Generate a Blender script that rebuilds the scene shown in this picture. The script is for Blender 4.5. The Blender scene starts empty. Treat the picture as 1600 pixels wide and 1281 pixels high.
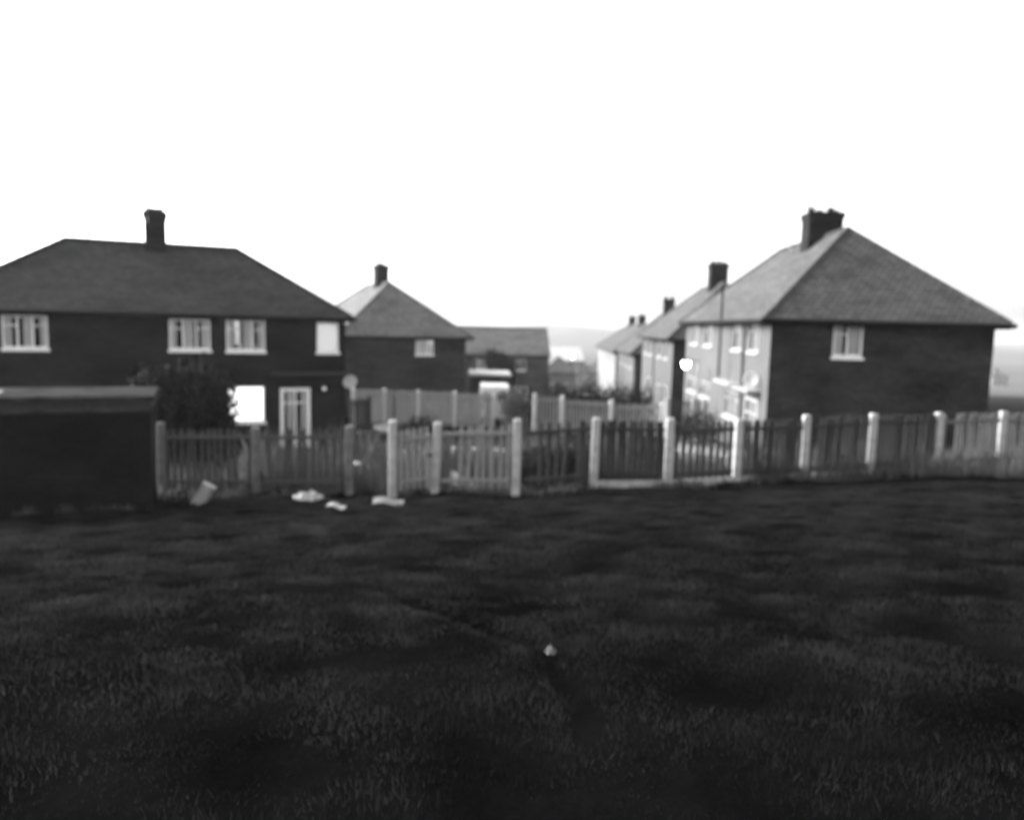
import bpy, math, random
import numpy as np
from mathutils import Vector, Matrix
R_ = math.radians
S = bpy.context.scene
COL = S.collection
random.seed(7); RNG = np.random.default_rng(7)

# ------------------------------------------------------------------ camera
EYE = 1.6
cam_d = bpy.data.cameras.new("camera"); cam = bpy.data.objects.new("camera", cam_d); COL.objects.link(cam)
cam_d.sensor_fit = 'HORIZONTAL'; cam_d.sensor_width = 36; cam_d.lens = 27.0
cam_d.clip_start = 0.05; cam_d.clip_end = 8000
th, rho = math.atan(131.8/1200), R_(1.43)
F = Vector((0, math.cos(th), -math.sin(th))); U0 = Vector((0, math.sin(th), math.cos(th))); R0 = Vector((1, 0, 0))
Rv = math.cos(rho)*R0 + math.sin(rho)*U0; Uv = -math.sin(rho)*R0 + math.cos(rho)*U0
m = Matrix(((Rv.x, Uv.x, -F.x, 0), (Rv.y, Uv.y, -F.y, 0), (Rv.z, Uv.z, -F.z, EYE), (0, 0, 0, 1)))
cam.matrix_world = m
cam_d.dof.use_dof = True                 # the photograph is softly out of focus: a fast lens set close
cam_d.dof.focus_distance = 1.5; cam_d.dof.aperture_fstop = 2.4
S.camera = cam

# ------------------------------------------------------------------ sky, sun, exposure
SUN_AZ, SUN_EL = -64.0, 26.0             # azimuth clockwise from the view direction: on the left
w = bpy.data.worlds.new("World"); S.world = w; w.use_nodes = True
nt = w.node_tree; nt.nodes.clear()
sky = nt.nodes.new('ShaderNodeTexSky'); sky.sky_type = 'NISHITA'; sky.sun_disc = False
sky.sun_elevation = R_(SUN_EL); sky.sun_rotation = R_(SUN_AZ); sky.air_density = 1.0; sky.dust_density = 4.0; sky.ozone_density = 1.0
bw = nt.nodes.new('ShaderNodeRGBToBW'); bg = nt.nodes.new('ShaderNodeBackground'); bg.inputs[1].default_value = 0.15
wo = nt.nodes.new('ShaderNodeOutputWorld')
nt.links.new(sky.outputs[0], bw.inputs[0]); nt.links.new(bw.outputs[0], bg.inputs[0]); nt.links.new(bg.outputs[0], wo.inputs[0])
sd = bpy.data.lights.new("sun", 'SUN'); sd.energy = 1.2; sd.angle = R_(25)
sun = bpy.data.objects.new("sun", sd); COL.objects.link(sun)
az, el = R_(SUN_AZ), R_(SUN_EL)
to_sun = Vector((math.sin(az)*math.cos(el), math.cos(az)*math.cos(el), math.sin(el)))
sun.rotation_euler = to_sun.to_track_quat('Z', 'Y').to_euler()
S.view_settings.view_transform = 'Standard'; S.view_settings.look = 'None'
S.view_settings.gamma = 1.0; S.view_settings.exposure = 2.25
S.cycles.max_bounces = 8; S.cycles.volume_bounces = 2

# ------------------------------------------------------------------ materials (a black and white picture: all greys)
def mat(name, v, rough=0.85, var=0.0, scale=3.0, detail=4.0, bump=0.0, bscale=40.0, spec=0.3, stretch=(1, 1, 1), v2=None, coord='Object'):
    M = bpy.data.materials.new(name); M.use_nodes = True; t = M.node_tree; b = t.nodes['Principled BSDF']
    b.inputs['Roughness'].default_value = rough; b.inputs['Specular IOR Level'].default_value = spec
    b.inputs['Base Color'].default_value = (v, v, v, 1)
    tc = t.nodes.new('ShaderNodeTexCoord'); mp = t.nodes.new('ShaderNodeMapping'); mp.inputs['Scale'].default_value = stretch
    t.links.new(tc.outputs[coord], mp.inputs[0])
    if var > 0:
        n = t.nodes.new('ShaderNodeTexNoise'); n.inputs['Scale'].default_value = scale; n.inputs['Detail'].default_value = detail
        n.inputs['Roughness'].default_value = 0.65
        r = t.nodes.new('ShaderNodeValToRGB'); lo = v*(1-var); hi = v2 if v2 else v*(1+var)
        r.color_ramp.elements[0].position = 0.3; r.color_ramp.elements[1].position = 0.7
        r.color_ramp.elements[0].color = (lo, lo, lo, 1); r.color_ramp.elements[1].color = (hi, hi, hi, 1)
        t.links.new(mp.outputs[0], n.inputs[0]); t.links.new(n.outputs[0], r.inputs[0]); t.links.new(r.outputs[0], b.inputs['Base Color'])
    if bump > 0:
        n2 = t.nodes.new('ShaderNodeTexNoise'); n2.inputs['Scale'].default_value = bscale; n2.inputs['Detail'].default_value = 3
        bp = t.nodes.new('ShaderNodeBump'); bp.inputs['Strength'].default_value = bump; bp.inputs['Distance'].default_value = 0.02
        t.links.new(mp.outputs[0], n2.inputs[0]); t.links.new(n2.outputs[0], bp.inputs['Height']); t.links.new(bp.outputs[0], b.inputs['Normal'])
    return M

def mat_brick(name, v, vm, bw_=0.225, bh=0.075, mortar=0.012, var=0.35, patch=0.8, rough=0.9, offset=0.5, bump=0.5):
    """courses in metres along UV; patch = large uneven weathering"""
    M = bpy.data.materials.new(name); M.use_nodes = True; t = M.node_tree; b = t.nodes['Principled BSDF']
    b.inputs['Roughness'].default_value = rough; b.inputs['Specular IOR Level'].default_value = 0.06
    uv = t.nodes.new('ShaderNodeTexCoord')
    br = t.nodes.new('ShaderNodeTexBrick'); br.offset = offset
    br.inputs['Scale'].default_value = 1.0; br.inputs['Brick Width'].default_value = bw_; br.inputs['Row Height'].default_value = bh
    br.inputs['Mortar Size'].default_value = mortar; br.inputs['Mortar Smooth'].default_value = 0.2; br.inputs['Bias'].default_value = 0.0
    a, c = v*(1-var), v*(1+var)
    br.inputs['Color1'].default_value = (a, a, a, 1); br.inputs['Color2'].default_value = (c, c, c, 1); br.inputs['Mortar'].default_value = (vm, vm, vm, 1)
    t.links.new(uv.outputs['UV'], br.inputs['Vector'])
    n = t.nodes.new('ShaderNodeTexNoise'); n.inputs['Scale'].default_value = 0.7; n.inputs['Detail'].default_value = 6; n.inputs['Roughness'].default_value = 0.7
    mp = t.nodes.new('ShaderNodeMapping'); mp.inputs['Scale'].default_value = (0.6, 1.6, 1)
    t.links.new(uv.outputs['UV'], mp.inputs[0]); t.links.new(mp.outputs[0], n.inputs[0])
    mr = t.nodes.new('ShaderNodeMapRange'); mr.inputs['From Min'].default_value = 0.3; mr.inputs['From Max'].default_value = 0.7
    mr.inputs['To Min'].default_value = 1-patch; mr.inputs['To Max'].default_value = 1+patch
    t.links.new(n.outputs[0], mr.inputs['Value'])
    mx = t.nodes.new('ShaderNodeMix'); mx.data_type = 'RGBA'; mx.blend_type = 'MULTIPLY'; mx.inputs[0].default_value = 1.0
    cb = t.nodes.new('ShaderNodeCombineColor')
    for i in range(3): t.links.new(mr.outputs[0], cb.inputs[i])
    t.links.new(br.outputs['Color'], mx.inputs[6]); t.links.new(cb.outputs[0], mx.inputs[7]); t.links.new(mx.outputs[2], b.inputs['Base Color'])
    bp = t.nodes.new('ShaderNodeBump'); bp.inputs['Strength'].default_value = bump; bp.inputs['Distance'].default_value = 0.012; bp.invert = True
    t.links.new(br.outputs['Fac'], bp.inputs['Height']); t.links.new(bp.outputs[0], b.inputs['Normal'])
    return M

def mat_glass(name):
    M = bpy.data.materials.new(name); M.use_nodes = True; t = M.node_tree; t.nodes.clear()
    o = t.nodes.new('ShaderNodeOutputMaterial'); tr = t.nodes.new('ShaderNodeBsdfTransparent'); g = t.nodes.new('ShaderNodeBsdfGlossy')
    g.inputs['Roughness'].default_value = 0.03; tr.inputs[0].default_value = (0.85, 0.85, 0.85, 1)
    fr = t.nodes.new('ShaderNodeFresnel'); fr.inputs[0].default_value = 1.5; mx = t.nodes.new('ShaderNodeMixShader')
    t.links.new(fr.outputs[0], mx.inputs[0]); t.links.new(tr.outputs[0], mx.inputs[1]); t.links.new(g.outputs[0], mx.inputs[2]); t.links.new(mx.outputs[0], o.inputs[0])
    return M

def mat_glow(name, v, strength, var=0.0):
    M = bpy.data.materials.new(name); M.use_nodes = True; t = M.node_tree; b = t.nodes['Principled BSDF']
    b.inputs['Base Color'].default_value = (v, v, v, 1); b.inputs['Roughness'].default_value = 0.6
    b.inputs['Emission Color'].default_value = (1, 1, 1, 1); b.inputs['Emission Strength'].default_value = strength
    if var:
        tc = t.nodes.new('ShaderNodeTexCoord'); wv = t.nodes.new('ShaderNodeTexWave'); wv.inputs['Scale'].default_value = 3.0; wv.inputs['Distortion'].default_value = 1.5
        mr = t.nodes.new('ShaderNodeMapRange'); mr.inputs['To Min'].default_value = strength*(1-var); mr.inputs['To Max'].default_value = strength*(1+var)
        t.links.new(tc.outputs['UV'], wv.inputs[0]); t.links.new(wv.outputs['Fac'], mr.inputs['Value']); t.links.new(mr.outputs[0], b.inputs['Emission Strength'])
    return M

def mat_leaf(name, v, var=0.5, scale=1.3):
    return mat(name, v, 0.7, var, scale, 3.0, spec=0.08)

BRICK = mat_brick('sooty brick', 0.011, 0.018)
BRICKR = mat_brick('worn brick', 0.023, 0.034)
SHEDBRICK = mat_brick('dark shed brick', 0.006, 0.011)
HAZETILES = mat_brick('lighter roof tiles', 0.125, 0.05, 0.27, 0.2, 0.022, 0.25, 0.35, 0.8, bump=0.8)  # same tiles paled: distance haze and flare are put into the colour
DIMTILES = mat_brick('dark roof tiles', 0.036, 0.012, 0.27, 0.2, 0.022, 0.25, 0.35, 0.8, bump=0.8)  # same tiles darkened: lens falloff over the left house is in the colour
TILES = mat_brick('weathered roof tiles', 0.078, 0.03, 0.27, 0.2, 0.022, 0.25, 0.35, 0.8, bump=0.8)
STREETWALL = mat('grey pebble-dash', 0.085, 0.9, 0.12, 1.5, bump=0.5, bscale=60)  # lighter grey than the end walls, with a coarse bump
CONC = mat('weathered concrete', 0.36, 0.9, 0.3, 5.0, bump=0.4, bscale=50)
PALE = mat('pale concrete', 0.55, 0.9, 0.2, 4.0, bump=0.4, bscale=50)
POSTD = mat('dirty concrete', 0.12, 0.9, 0.4, 4.0, bump=0.4, bscale=50)  # darker grey for the left-hand fence posts
CONCD = mat('dull concrete', 0.30, 0.9, 0.3, 4.0, bump=0.4, bscale=50)
MOSSY = mat('mossy concrete', 0.036, 0.95, 0.5, 3.0, bump=0.4, bscale=50, spec=0.0)
WHITE = mat('white gloss paint', 0.88, 0.35, 0.06, 3.0, spec=0.5)
TONEDWHITE = mat('dull cream paint', 0.34, 0.5, 0.1, 3.0)  # window white dulled on the sunlit street sides to offset the sun
BLACK = mat('black painted metal', 0.006, 0.6, spec=0.1)
SOFFIT = mat('dark soffit boards', 0.008, 0.8, spec=0.05)  # eave boards near black: the shade under the eaves is in the colour
WOODL = mat('silvered timber', 0.2, 0.9, 0.35, 6.0, stretch=(6, 6, 0.8), bump=0.3, bscale=20)
HAZEBOARDS = mat('bleached boards', 0.3, 0.9, 0.25, 5.0, stretch=(6, 6, 0.8), bump=0.3, bscale=20)  # boards paled so their colour carries the haze and flare over the fence
WOODS = mat('sooty timber', 0.05, 0.9, 0.4, 5.0, stretch=(6, 6, 0.8), bump=0.3, bscale=20)
WOODM = mat('grey timber', 0.11, 0.9, 0.4, 5.0, stretch=(6, 6, 0.8), bump=0.3, bscale=20)
WOODD = mat('creosoted timber', 0.03, 0.9, 0.4, 5.0, stretch=(6, 6, 0.8), bump=0.3, bscale=20)
POT = mat('clay chimney pot', 0.05, 0.8, 0.2, 8)
CURTD = mat('dull net curtain', 0.5, 0.9, 0.15, 5, stretch=(8, 8, 0.5))  # net curtain, dulled in colour for the sunlit street sides
CURT = mat('net curtain', 0.88, 0.9, 0.1, 5, stretch=(8, 8, 0.5))
GLASS = mat_glass('window glass')
LITW = mat_glow('lamplit blind', 0.8, 0.5, 0.3)
BLIND = mat_glow('softly lit blind', 0.7, 0.10, 0.15)
LAMP = mat_glow('glowing lamp glass', 0.9, 8.0)
PORCH = mat_glow('glowing porch lamp', 0.9, 0.05)
DISHM = mat('pale dish enamel', 0.42, 0.5)
ALU = mat('dull aluminium', 0.3, 0.4)
GALV = mat('galvanised steel', 0.4, 0.45, 0.2, 8)
PLASTIC = mat('white plastic sheet', 0.3, 0.45, 0.1, 12)
PAPER = mat('dirty white card', 0.11, 0.8, 0.2, 10)
BLADE = mat('grass blades', 0.020, 0.9, 0.8, 1.7, 6.0, spec=0.0)
def translucent(M, f):
    t = M.node_tree; b = t.nodes['Principled BSDF']; o = t.nodes['Material Output']; tl = t.nodes.new('ShaderNodeBsdfTranslucent'); mx = t.nodes.new('ShaderNodeMixShader')
    mx.inputs[0].default_value = f; t.links.new(b.inputs['Base Color'].links[0].from_socket, tl.inputs[0]); t.links.new(b.outputs[0], mx.inputs[1]); t.links.new(tl.outputs[0], mx.inputs[2]); t.links.new(mx.outputs[0], o.inputs[0])
translucent(BLADE, .5)
SOIL = mat('turf and soil', 0.0025, 1.0, 0.6, 0.9, 8.0, bump=0.8, bscale=9.0, spec=0.0)
WEED = mat('long dry grass', 0.085, 0.8, 0.6, 0.8, 4.0, spec=0.2)
translucent(WEED, .4)
LEAFD = mat_leaf('dark evergreen leaves', 0.006)
LEAFM = mat_leaf('privet leaves', 0.025)
LEAFP = mat_leaf('pale shrub leaves', 0.1)
BARK = mat('bark', 0.05, 0.95, 0.4, 8)
FAR = mat('distant fields and woods', 0.04, 0.95, 0.6, 0.012, 6.0)
ROADM = mat('pale road surface', 0.25, 0.8, 0.15, 0.5)
VANP = mat('white van paint', 0.5, 0.25, spec=0.5)
RUBBER = mat('tyre rubber', 0.015, 0.8)

# ------------------------------------------------------------------ mesh helpers
class MB:
    def __init__(s): s.v = []; s.f = []
    def quad(s, a, b, c, d):
        i = len(s.v); s.v += [tuple(a), tuple(b), tuple(c), tuple(d)]; s.f.append((i, i+1, i+2, i+3)); return s
    def poly(s, pts):
        i = len(s.v); s.v += [tuple(p) for p in pts]; s.f.append(tuple(range(i, i+len(pts)))); return s
    def box(s, x0, x1, y0, y1, z0, z1, M=None):
        i = len(s.v)
        p = [(x0, y0, z0), (x1, y0, z0), (x1, y1, z0), (x0, y1, z0), (x0, y0, z1), (x1, y0, z1), (x1, y1, z1), (x0, y1, z1)]
        if M is not None: p = [tuple(M @ Vector(q)) for q in p]
        s.v += p
        s.f += [tuple(i+k for k in q) for q in ((3, 2, 1, 0), (4, 5, 6, 7), (0, 1, 5, 4), (1, 2, 6, 5), (2, 3, 7, 6), (3, 0, 4, 7))]
        return s
    def prism(s, pts, z0, z1, M=None):              # outline (counter-clockwise) raised from z0 to z1
        n = len(pts); i = len(s.v)
        p = [(x, y, z0) for x, y in pts] + [(x, y, z1) for x, y in pts]
        if M is not None: p = [tuple(M @ Vector(q)) for q in p]
        s.v += p
        s.f.append(tuple(i+k for k in range(n-1, -1, -1))); s.f.append(tuple(i+n+k for k in range(n)))
        for k in range(n): s.f.append((i+k, i+(k+1) % n, i+n+(k+1) % n, i+n+k))
        return s
    def tube(s, a, b, r0, r1=None, n=8):
        a, b = Vector(a), Vector(b); r1 = r0 if r1 is None else r1
        d = (b-a).normalized(); u = d.orthogonal().normalized(); w_ = d.cross(u); i = len(s.v)
        for P, r in ((a, r0), (b, r1)):
            for k in range(n):
                t = 2*math.pi*k/n; s.v.append(tuple(P + r*(math.cos(t)*u + math.sin(t)*w_)))
        for k in range(n): s.f.append((i+k, i+(k+1) % n, i+n+(k+1) % n, i+n+k))
        s.f.append(tuple(i+k for k in range(n-1, -1, -1))); s.f.append(tuple(i+n+k for k in range(n)))
        return s
    def lathe(s, prof, n=14, M=None):               # (radius, z) outline turned about z
        i = len(s.v)
        for r, z in prof:
            for k in range(n):
                t = 2*math.pi*k/n; q = Vector((r*math.cos(t), r*math.sin(t), z)); s.v.append(tuple(M @ q if M is not None else q))
        for j in range(len(prof)-1):
            for k in range(n):
                a = i+j*n; s.f.append((a+k, a+(k+1) % n, a+n+(k+1) % n, a+n+k))
        return s
    def build(s, name, material, parent=None, loc=None, rot=None, smooth=False, uv=True):
        me = bpy.data.meshes.new(name); me.from_pydata(s.v, [], s.f); me.update()
        me.materials.append(material)
        if uv: metric_uv(me)
        if smooth: me.polygons.foreach_set('use_smooth', [True]*len(me.polygons))
        o = bpy.data.objects.new(name, me); COL.objects.link(o)
        if parent is not None: o.parent = parent
        if loc is not None: o.location = loc
        if rot is not None: o.rotation_euler = rot
        return o

def metric_uv(me):                                  # UV in metres: u level along the face, v up its slope
    lay = me.uv_layers.new(name='UVMap'); Z = Vector((0, 0, 1))
    for p in me.polygons:
        n = p.normal
        u = Z.cross(n)
        if u.length < 1e-3: u = Vector((1, 0, 0))
        u.normalize(); v = n.cross(u)
        for li in p.loop_indices:
            co = me.vertices[me.loops[li].vertex_index].co
            lay.data[li].uv = (co.dot(u), co.dot(v))

def tag(o, label, cat, group=None, kind=None):
    if kind: o['kind'] = kind
    if label: o['label'] = label
    if cat: o['category'] = cat
    if group: o['group'] = group
    return o
def thing(name, label, cat, loc=(0, 0, 0), rz=0.0, group=None):
    o = bpy.data.objects.new(name, None); COL.objects.link(o); o.location = loc; o.rotation_euler = (0, 0, rz)
    o.empty_display_size = 0.2
    return tag(o, label, cat, group)
def np_mesh(name, V, Fq, material, parent=None, loc=None):
    me = bpy.data.meshes.new(name); k = Fq.shape[1]
    me.vertices.add(len(V)); me.vertices.foreach_set('co', V.astype(np.float32).ravel())
    me.loops.add(Fq.size); me.loops.foreach_set('vertex_index', Fq.astype(np.int32).ravel())
    me.polygons.add(len(Fq)); me.polygons.foreach_set('loop_start', np.arange(0, Fq.size, k, dtype=np.int32))
    me.update(calc_edges=True); me.validate(); me.materials.append(material)
    o = bpy.data.objects.new(name, me); COL.objects.link(o)
    if parent is not None: o.parent = parent
    if loc is not None: o.location = loc
    return o

# ------------------------------------------------------------------ the ground
HY = np.array([-400, -60, 0, 4, 15, 18, 28, 32, 42, 50, 70, 110, 200, 400, 900, 1500, 1800, 2600.])
HZ = np.array([30, 3, 0, -.42, -1.82, -2.12, -3.35, -3.65, -4.15, -4.6, -6.1, -8.5, -15, -26, -24, -5.5, -8, -70.])
def bumps(x, y):
    s = 0.026*np.sin(1.3*x+0.7*y)*np.sin(0.9*y-0.4*x+1) + 0.016*np.sin(3.1*x-1.1*y+2)*np.sin(2.3*y+0.6*x) + 0.014*np.sin(5.7*x+2.1*y)*np.sin(4.9*y-1.7*x+.5)
    return s
def H(x, y):
    x = np.asarray(x, float); y = np.asarray(y, float)
    z = np.interp(y, HY, HZ)
    fade = np.clip((40-np.abs(y-14))/22, 0, 1)
    z = z + 0.045*np.clip(x, -10, 10)*np.clip(y/12, 0, 1)*fade
    z = z + bumps(x, y)*np.clip((26-y)/8, 0, 1)*np.clip((y+8)/6, 0, 1)
    # the bank along the foot of the fence and the scrape below it
    fy = 16.6 + 0.28*np.clip(x, 0, 20) + 0.10*np.clip(-x, 0, 10)
    near = np.clip(1-np.abs(y-(fy-1.0))/0.9, 0, 1)
    z = z - 0.10*near*(0.6+0.4*np.sin(1.7*x+1))*np.clip((12-np.abs(x))/3, 0, 1)
    # a worn rut curving through the near grass
    rx = np.interp(y, [3.5, 4.3, 5.0, 5.6, 6.2, 7], [0.42, 0.36, 0.18, -0.25, -0.75, -1.3])
    z = z - 0.07*np.exp(-((x-rx)/0.10)**2)*np.clip((6.8-y)/.6, 0, 1)*np.clip((y-3.2)/.6, 0, 1)
    far = np.clip((y-300)/600, 0, 1)
    z = z + far*(6*np.sin(x*0.0031+1.0)+4*np.sin(x*0.011+.3)+2.5*np.sin(x*0.027+y*.004))
    return z
def Hf(x, y): return float(H(x, y))
ys = np.concatenate([np.linspace(-400, -20, 12), np.linspace(-15, 1.5, 20), np.arange(1.8, 22, 0.12), np.linspace(22.3, 60, 70), np.linspace(62, 200, 50), np.linspace(210, 1000, 50), np.linspace(1020, 2600, 60)])
xs = np.concatenate([-np.geomspace(2600, 16, 46), np.arange(-15.5, 15.6, 0.16), np.geomspace(16, 2600, 46)])
X, Y = np.meshgrid(xs, ys); Zg = H(X, Y); ny, nx = X.shape
V = np.stack([X, Y, Zg], -1).reshape(-1, 3); ii = (np.arange(ny-1)[:, None]*nx+np.arange(nx-1)[None, :]).ravel()
Fq = np.stack([ii, ii+1, ii+nx+1, ii+nx], 1)
ycent = V[Fq[:, 0], 1]
gnd = np_mesh('ground', V, Fq[ycent < 260], SOIL); tag(gnd, 'sloping rough grass field running down to the houses', 'ground', kind='structure')
hil = np_mesh('hill', V, Fq[ycent >= 260], FAR); tag(hil, 'pale far hillside on the horizon between the house rows', 'hill', kind='structure')
for o in (gnd, hil): o.data.polygons.foreach_set('use_smooth', [True]*len(o.data.polygons))

# ------------------------------------------------------------------ grass (uncountable: stuff)
def blades(name, n, sampler, hmin, hmax, wid, material, label, clump=1.0, lean=0.6, thr=-9):
    x, y = sampler(n)
    cl = np.sin(2.1*x+1.3*y)*np.sin(2.7*y-1.1*x+.7) + 0.8*np.sin(5.3*x-2.2*y+1)*np.sin(6.1*y+1.9*x) + .5*np.sin(11*x+3*y)*np.sin(12.3*y-4*x)
    keep = cl + RNG.normal(0, .5, n) > thr
    x, y, cl = x[keep], y[keep], cl[keep]; n = len(x)
    h = (hmin+(hmax-hmin)*RNG.random(n)**1.5)*np.clip(1+clump*0.45*cl, .3, 2.2)
    a = RNG.random(n)*2*np.pi; b = RNG.random(n)*2*np.pi; l = h*lean*RNG.random(n)
    wd = wid*np.clip((y-.5)/8, .28, 3)*(0.6+0.8*RNG.random(n))
    z = H(x, y)-0.01
    P = np.stack([x, y, z], 1); side = np.stack([np.cos(a), np.sin(a), 0*a], 1)*wd[:, None]
    tip = P + np.stack([np.cos(b)*l, np.sin(b)*l, h], 1); mid = P + np.stack([np.cos(b)*l*.35, np.sin(b)*l*.35, h*.6], 1)
    V = np.stack([P-side, P+side, mid+side*.75, tip, mid-side*.75], 1).reshape(-1, 3)
    k = np.arange(n)*5; Fq = np.stack([k, k+1, k+2, k+3, k+4], 1)
    return tag(np_mesh(name, V, Fq, material), label, 'grass', kind='stuff')
def field(n):
    y = np.sqrt(1.9**2 + (16.2**2-1.9**2)*RNG.random(n)); q = RNG.random(n) < .12; y = np.where(q, 1.9+5.5*RNG.random(n)**.8, y); x = (RNG.random(n)*2-1)*(0.75*y+4.5); return x, y
blades('grass', 780000, field, .015, .055, .0034, BLADE, 'short rough grass covering the sloping field', thr=-9, clump=1.1)
def verge(n):
    x = RNG.uniform(-8.5, 13.5, n); fy = 16.6+.22*np.clip(x, 0, 20)+.10*np.clip(-x, 0, 10); y = fy-.25+RNG.normal(0, .35, n); k = RNG.random(n) < .12; t = RNG.random(n); x = np.where(k, -10.6+3.75*t, x); y = np.where(k, 12.9+1.5*t-.12*RNG.random(n), y); return x, y
blades('grass_verge', 16000, verge, .06, .2, .004, WEED, 'longer pale grass along the foot of the paling fence', thr=.1)
def gap(n):
    x = RNG.uniform(-6.5, 3.0, n); y = RNG.uniform(16.9, 20.5, n); return x, y
blades('tall_weeds', 8000, gap, .35, 1.15, .006, WEED, 'tall pale weeds standing behind the gate and its neighbouring palings', thr=-.3, lean=.5)
def gardens(n):
    x = RNG.uniform(-9, 14, n); y = RNG.uniform(17.6, 30, n); return x, y
blades('long_grass', 60000, gardens, .15, .55, .006, WEED, 'overgrown long grass in the gardens behind the fence', thr=-.2)

def post_mesh(h, w_=.17):
    a = w_/2; c = .02
    o = [(-a+c, -a), (a-c, -a), (a, -a+c), (a, a-c), (a-c, a), (-a+c, a), (-a, a-c), (-a, -a+c)]
    mb = MB().prism(o, -.4, h-.025); n = len(o)
    lo = [(x, y, h-.025) for x, y in o]; hi = [(x*.8, y*.8, h) for x, y in o]
    for k in range(n): mb.quad(lo[k], lo[(k+1) % n], hi[(k+1) % n], hi[k])
    mb.poly(hi); return mb
def bay(root, p, q, zp, zq, h, sp, pw, material, low=0.06, rails=2, missing=0.06, pointed=True, jit=.02, lean=.02, face=.06, rail_m=None):
    """palings from p to q (local x,y), feet at zp..zq; they stand on the viewer's far side of the rails"""
    p, q = Vector(p), Vector(q); L = (q-p).length; d = (q-p)/L; ang = math.atan2(d.y, d.x)
    mb = MB(); n = int(L/sp)
    for k in range(n):
        if random.random() < missing: continue
        t = (k+.5)/n; c = p.lerp(q, t); z = zp+(zq-zp)*t; a = pw/2*random.uniform(.85, 1.1); hh = h+random.uniform(-jit, jit)
        M = Matrix.Translation((c.x, c.y, z)) @ Matrix.Rotation(ang, 4, 'Z') @ Matrix.Rotation(random.gauss(0, lean), 4, 'Y') @ Matrix.Rotation(math.pi/2, 4, 'X')
        pts = [(-a, low), (a, low), (a, hh-.05), (0, hh), (-a, hh-.05)] if pointed else [(-a, low), (a, low), (a, hh), (-a, hh)]
        mb.prism(pts, -.011, .011, M)
    mb.build('palings', material, root)
    if rails:
        for rz_ in ((.25, h-.2) if rails == 2 else (.3, h*.55, h-.15)):
            za, zb_ = zp+rz_, zq+rz_; off = Vector((d.y, -d.x))*(face)
            M = Matrix.Translation((p.x-off.x*-1, p.y-off.y*-1, za)) @ Matrix.Rotation(ang, 4, 'Z') @ Matrix.Rotation(-math.atan2(zb_-za, L), 4, 'Y')
            MB().box(.05, L-.05, -.02, .02, -.04, .04, M).build('rail', rail_m or material, root)
# ------------------------------------------------------------------ houses
def wall_face(mb, o, u, width, z0, z1, holes, depth=0.10):
    """one wall with real openings; o = ground corner, u = unit vector along it; outside is on the right-hand side of u"""
    o = Vector(o); u = Vector(u); n = Vector((u.y, -u.x, 0)); up = Vector((0, 0, 1))
    us = sorted({0.0, width, *[h[0] for h in holes], *[h[2] for h in holes]})
    zs = sorted({z0, z1, *[h[1] for h in holes], *[h[3] for h in holes]})
    P = lambda a, z, d=0.0: o + u*a + up*z - n*d
    for i in range(len(us)-1):
        for j in range(len(zs)-1):
            ca, cz = (us[i]+us[i+1])/2, (zs[j]+zs[j+1])/2
            if any(h[0] < ca < h[2] and h[1] < cz < h[3] for h in holes): continue
            mb.quad(P(us[i], zs[j]), P(us[i+1], zs[j]), P(us[i+1], zs[j+1]), P(us[i], zs[j+1]))
    for a0, b0, a1, b1 in holes:
        mb.quad(P(a0, b0), P(a0, b1), P(a0, b1, depth), P(a0, b0, depth)); mb.quad(P(a1, b1), P(a1, b0), P(a1, b0, depth), P(a1, b1, depth))
        mb.quad(P(a0, b1), P(a1, b1), P(a1, b1, depth), P(a0, b1, depth)); mb.quad(P(a1, b0), P(a0, b0), P(a0, b0, depth), P(a1, b0, depth))

WIN = [None, None]
def window(root, M, a0, b0, a1, b1, style='three', sill=True, curtains=((0, .24), (.38, .64), (.80, 1))):
    """M maps (along wall, outward, up) to the house; the frame sits in the opening"""
    W, Hh = a1-a0, b1-b0; t = 0.15 if style == 'door' else 0.07; y0, y1 = -.085, -.025
    mb = MB(); B = lambda x0, x1, z0, z1, ya=y0, yb=y1: mb.box(x0, x1, ya, yb, z0, z1, M)
    g = .003
    B(a0+g, a1-g, b0+g, b0+t); B(a0+g, a1-g, b1-t, b1-g); B(a0+g, a0+t, b0+t, b1-t); B(a1-t, a1-g, b0+t, b1-t)
    lights = {'three': (1/3, 2/3), 'two': (.5,), 'one': (), 'door': (.5,)}[style]
    for k in lights: B(a0+W*k-.03, a0+W*k+.03, b0+t, b1-t)
    if style == 'three':
        for lo, hi in ((0, 1/3), (2/3, 1)): B(a0+W*lo+.045, a0+W*hi-.045, b1-t-Hh*.27, b1-t-Hh*.27+.045, y0+.005, y1-.005)
    if style == 'two': B(a0+.06, a0+W*.5-.03, b1-t-Hh*.27, b1-t-Hh*.27+.045, y0+.005, y1-.005)
    if style == 'door': B(a0+.06, a1-.06, b0+t, b0+.32, y0+.01, y1-.01); B(a0+.06, a1-.06, b1-t-.5, b1-t-.44, y0+.01, y1-.01)
    o = mb.build('window' if style != 'door' else 'glazed_door', WIN[0] or WHITE, root)
    pm = MB().quad(*[M @ Vector(q) for q in ((a0+.05, -.06, b0+.05), (a1-.05, -.06, b0+.05), (a1-.05, -.06, b1-.05), (a0+.05, -.06, b1-.05))])
    if style == 'blind' : pass
    pm.build('pane', GLASS, o)
    if curtains == 'lit': blind(o, M, a0, b0, a1, b1, LITW)
    elif curtains == 'soft': blind(o, M, a0, b0, a1, b1, BLIND)
    else:
        for c0, c1 in curtains: drape(o, M, a0+.05+(W-.1)*c0, a0+.05+(W-.1)*c1, b0+.04, b1-.05)
    if sill: MB().box(a0-.05, a1+.05, -.08, .08, b0-.10, b0-.002, M).build('sill', WIN[0] or WHITE, o)
    return o
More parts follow.
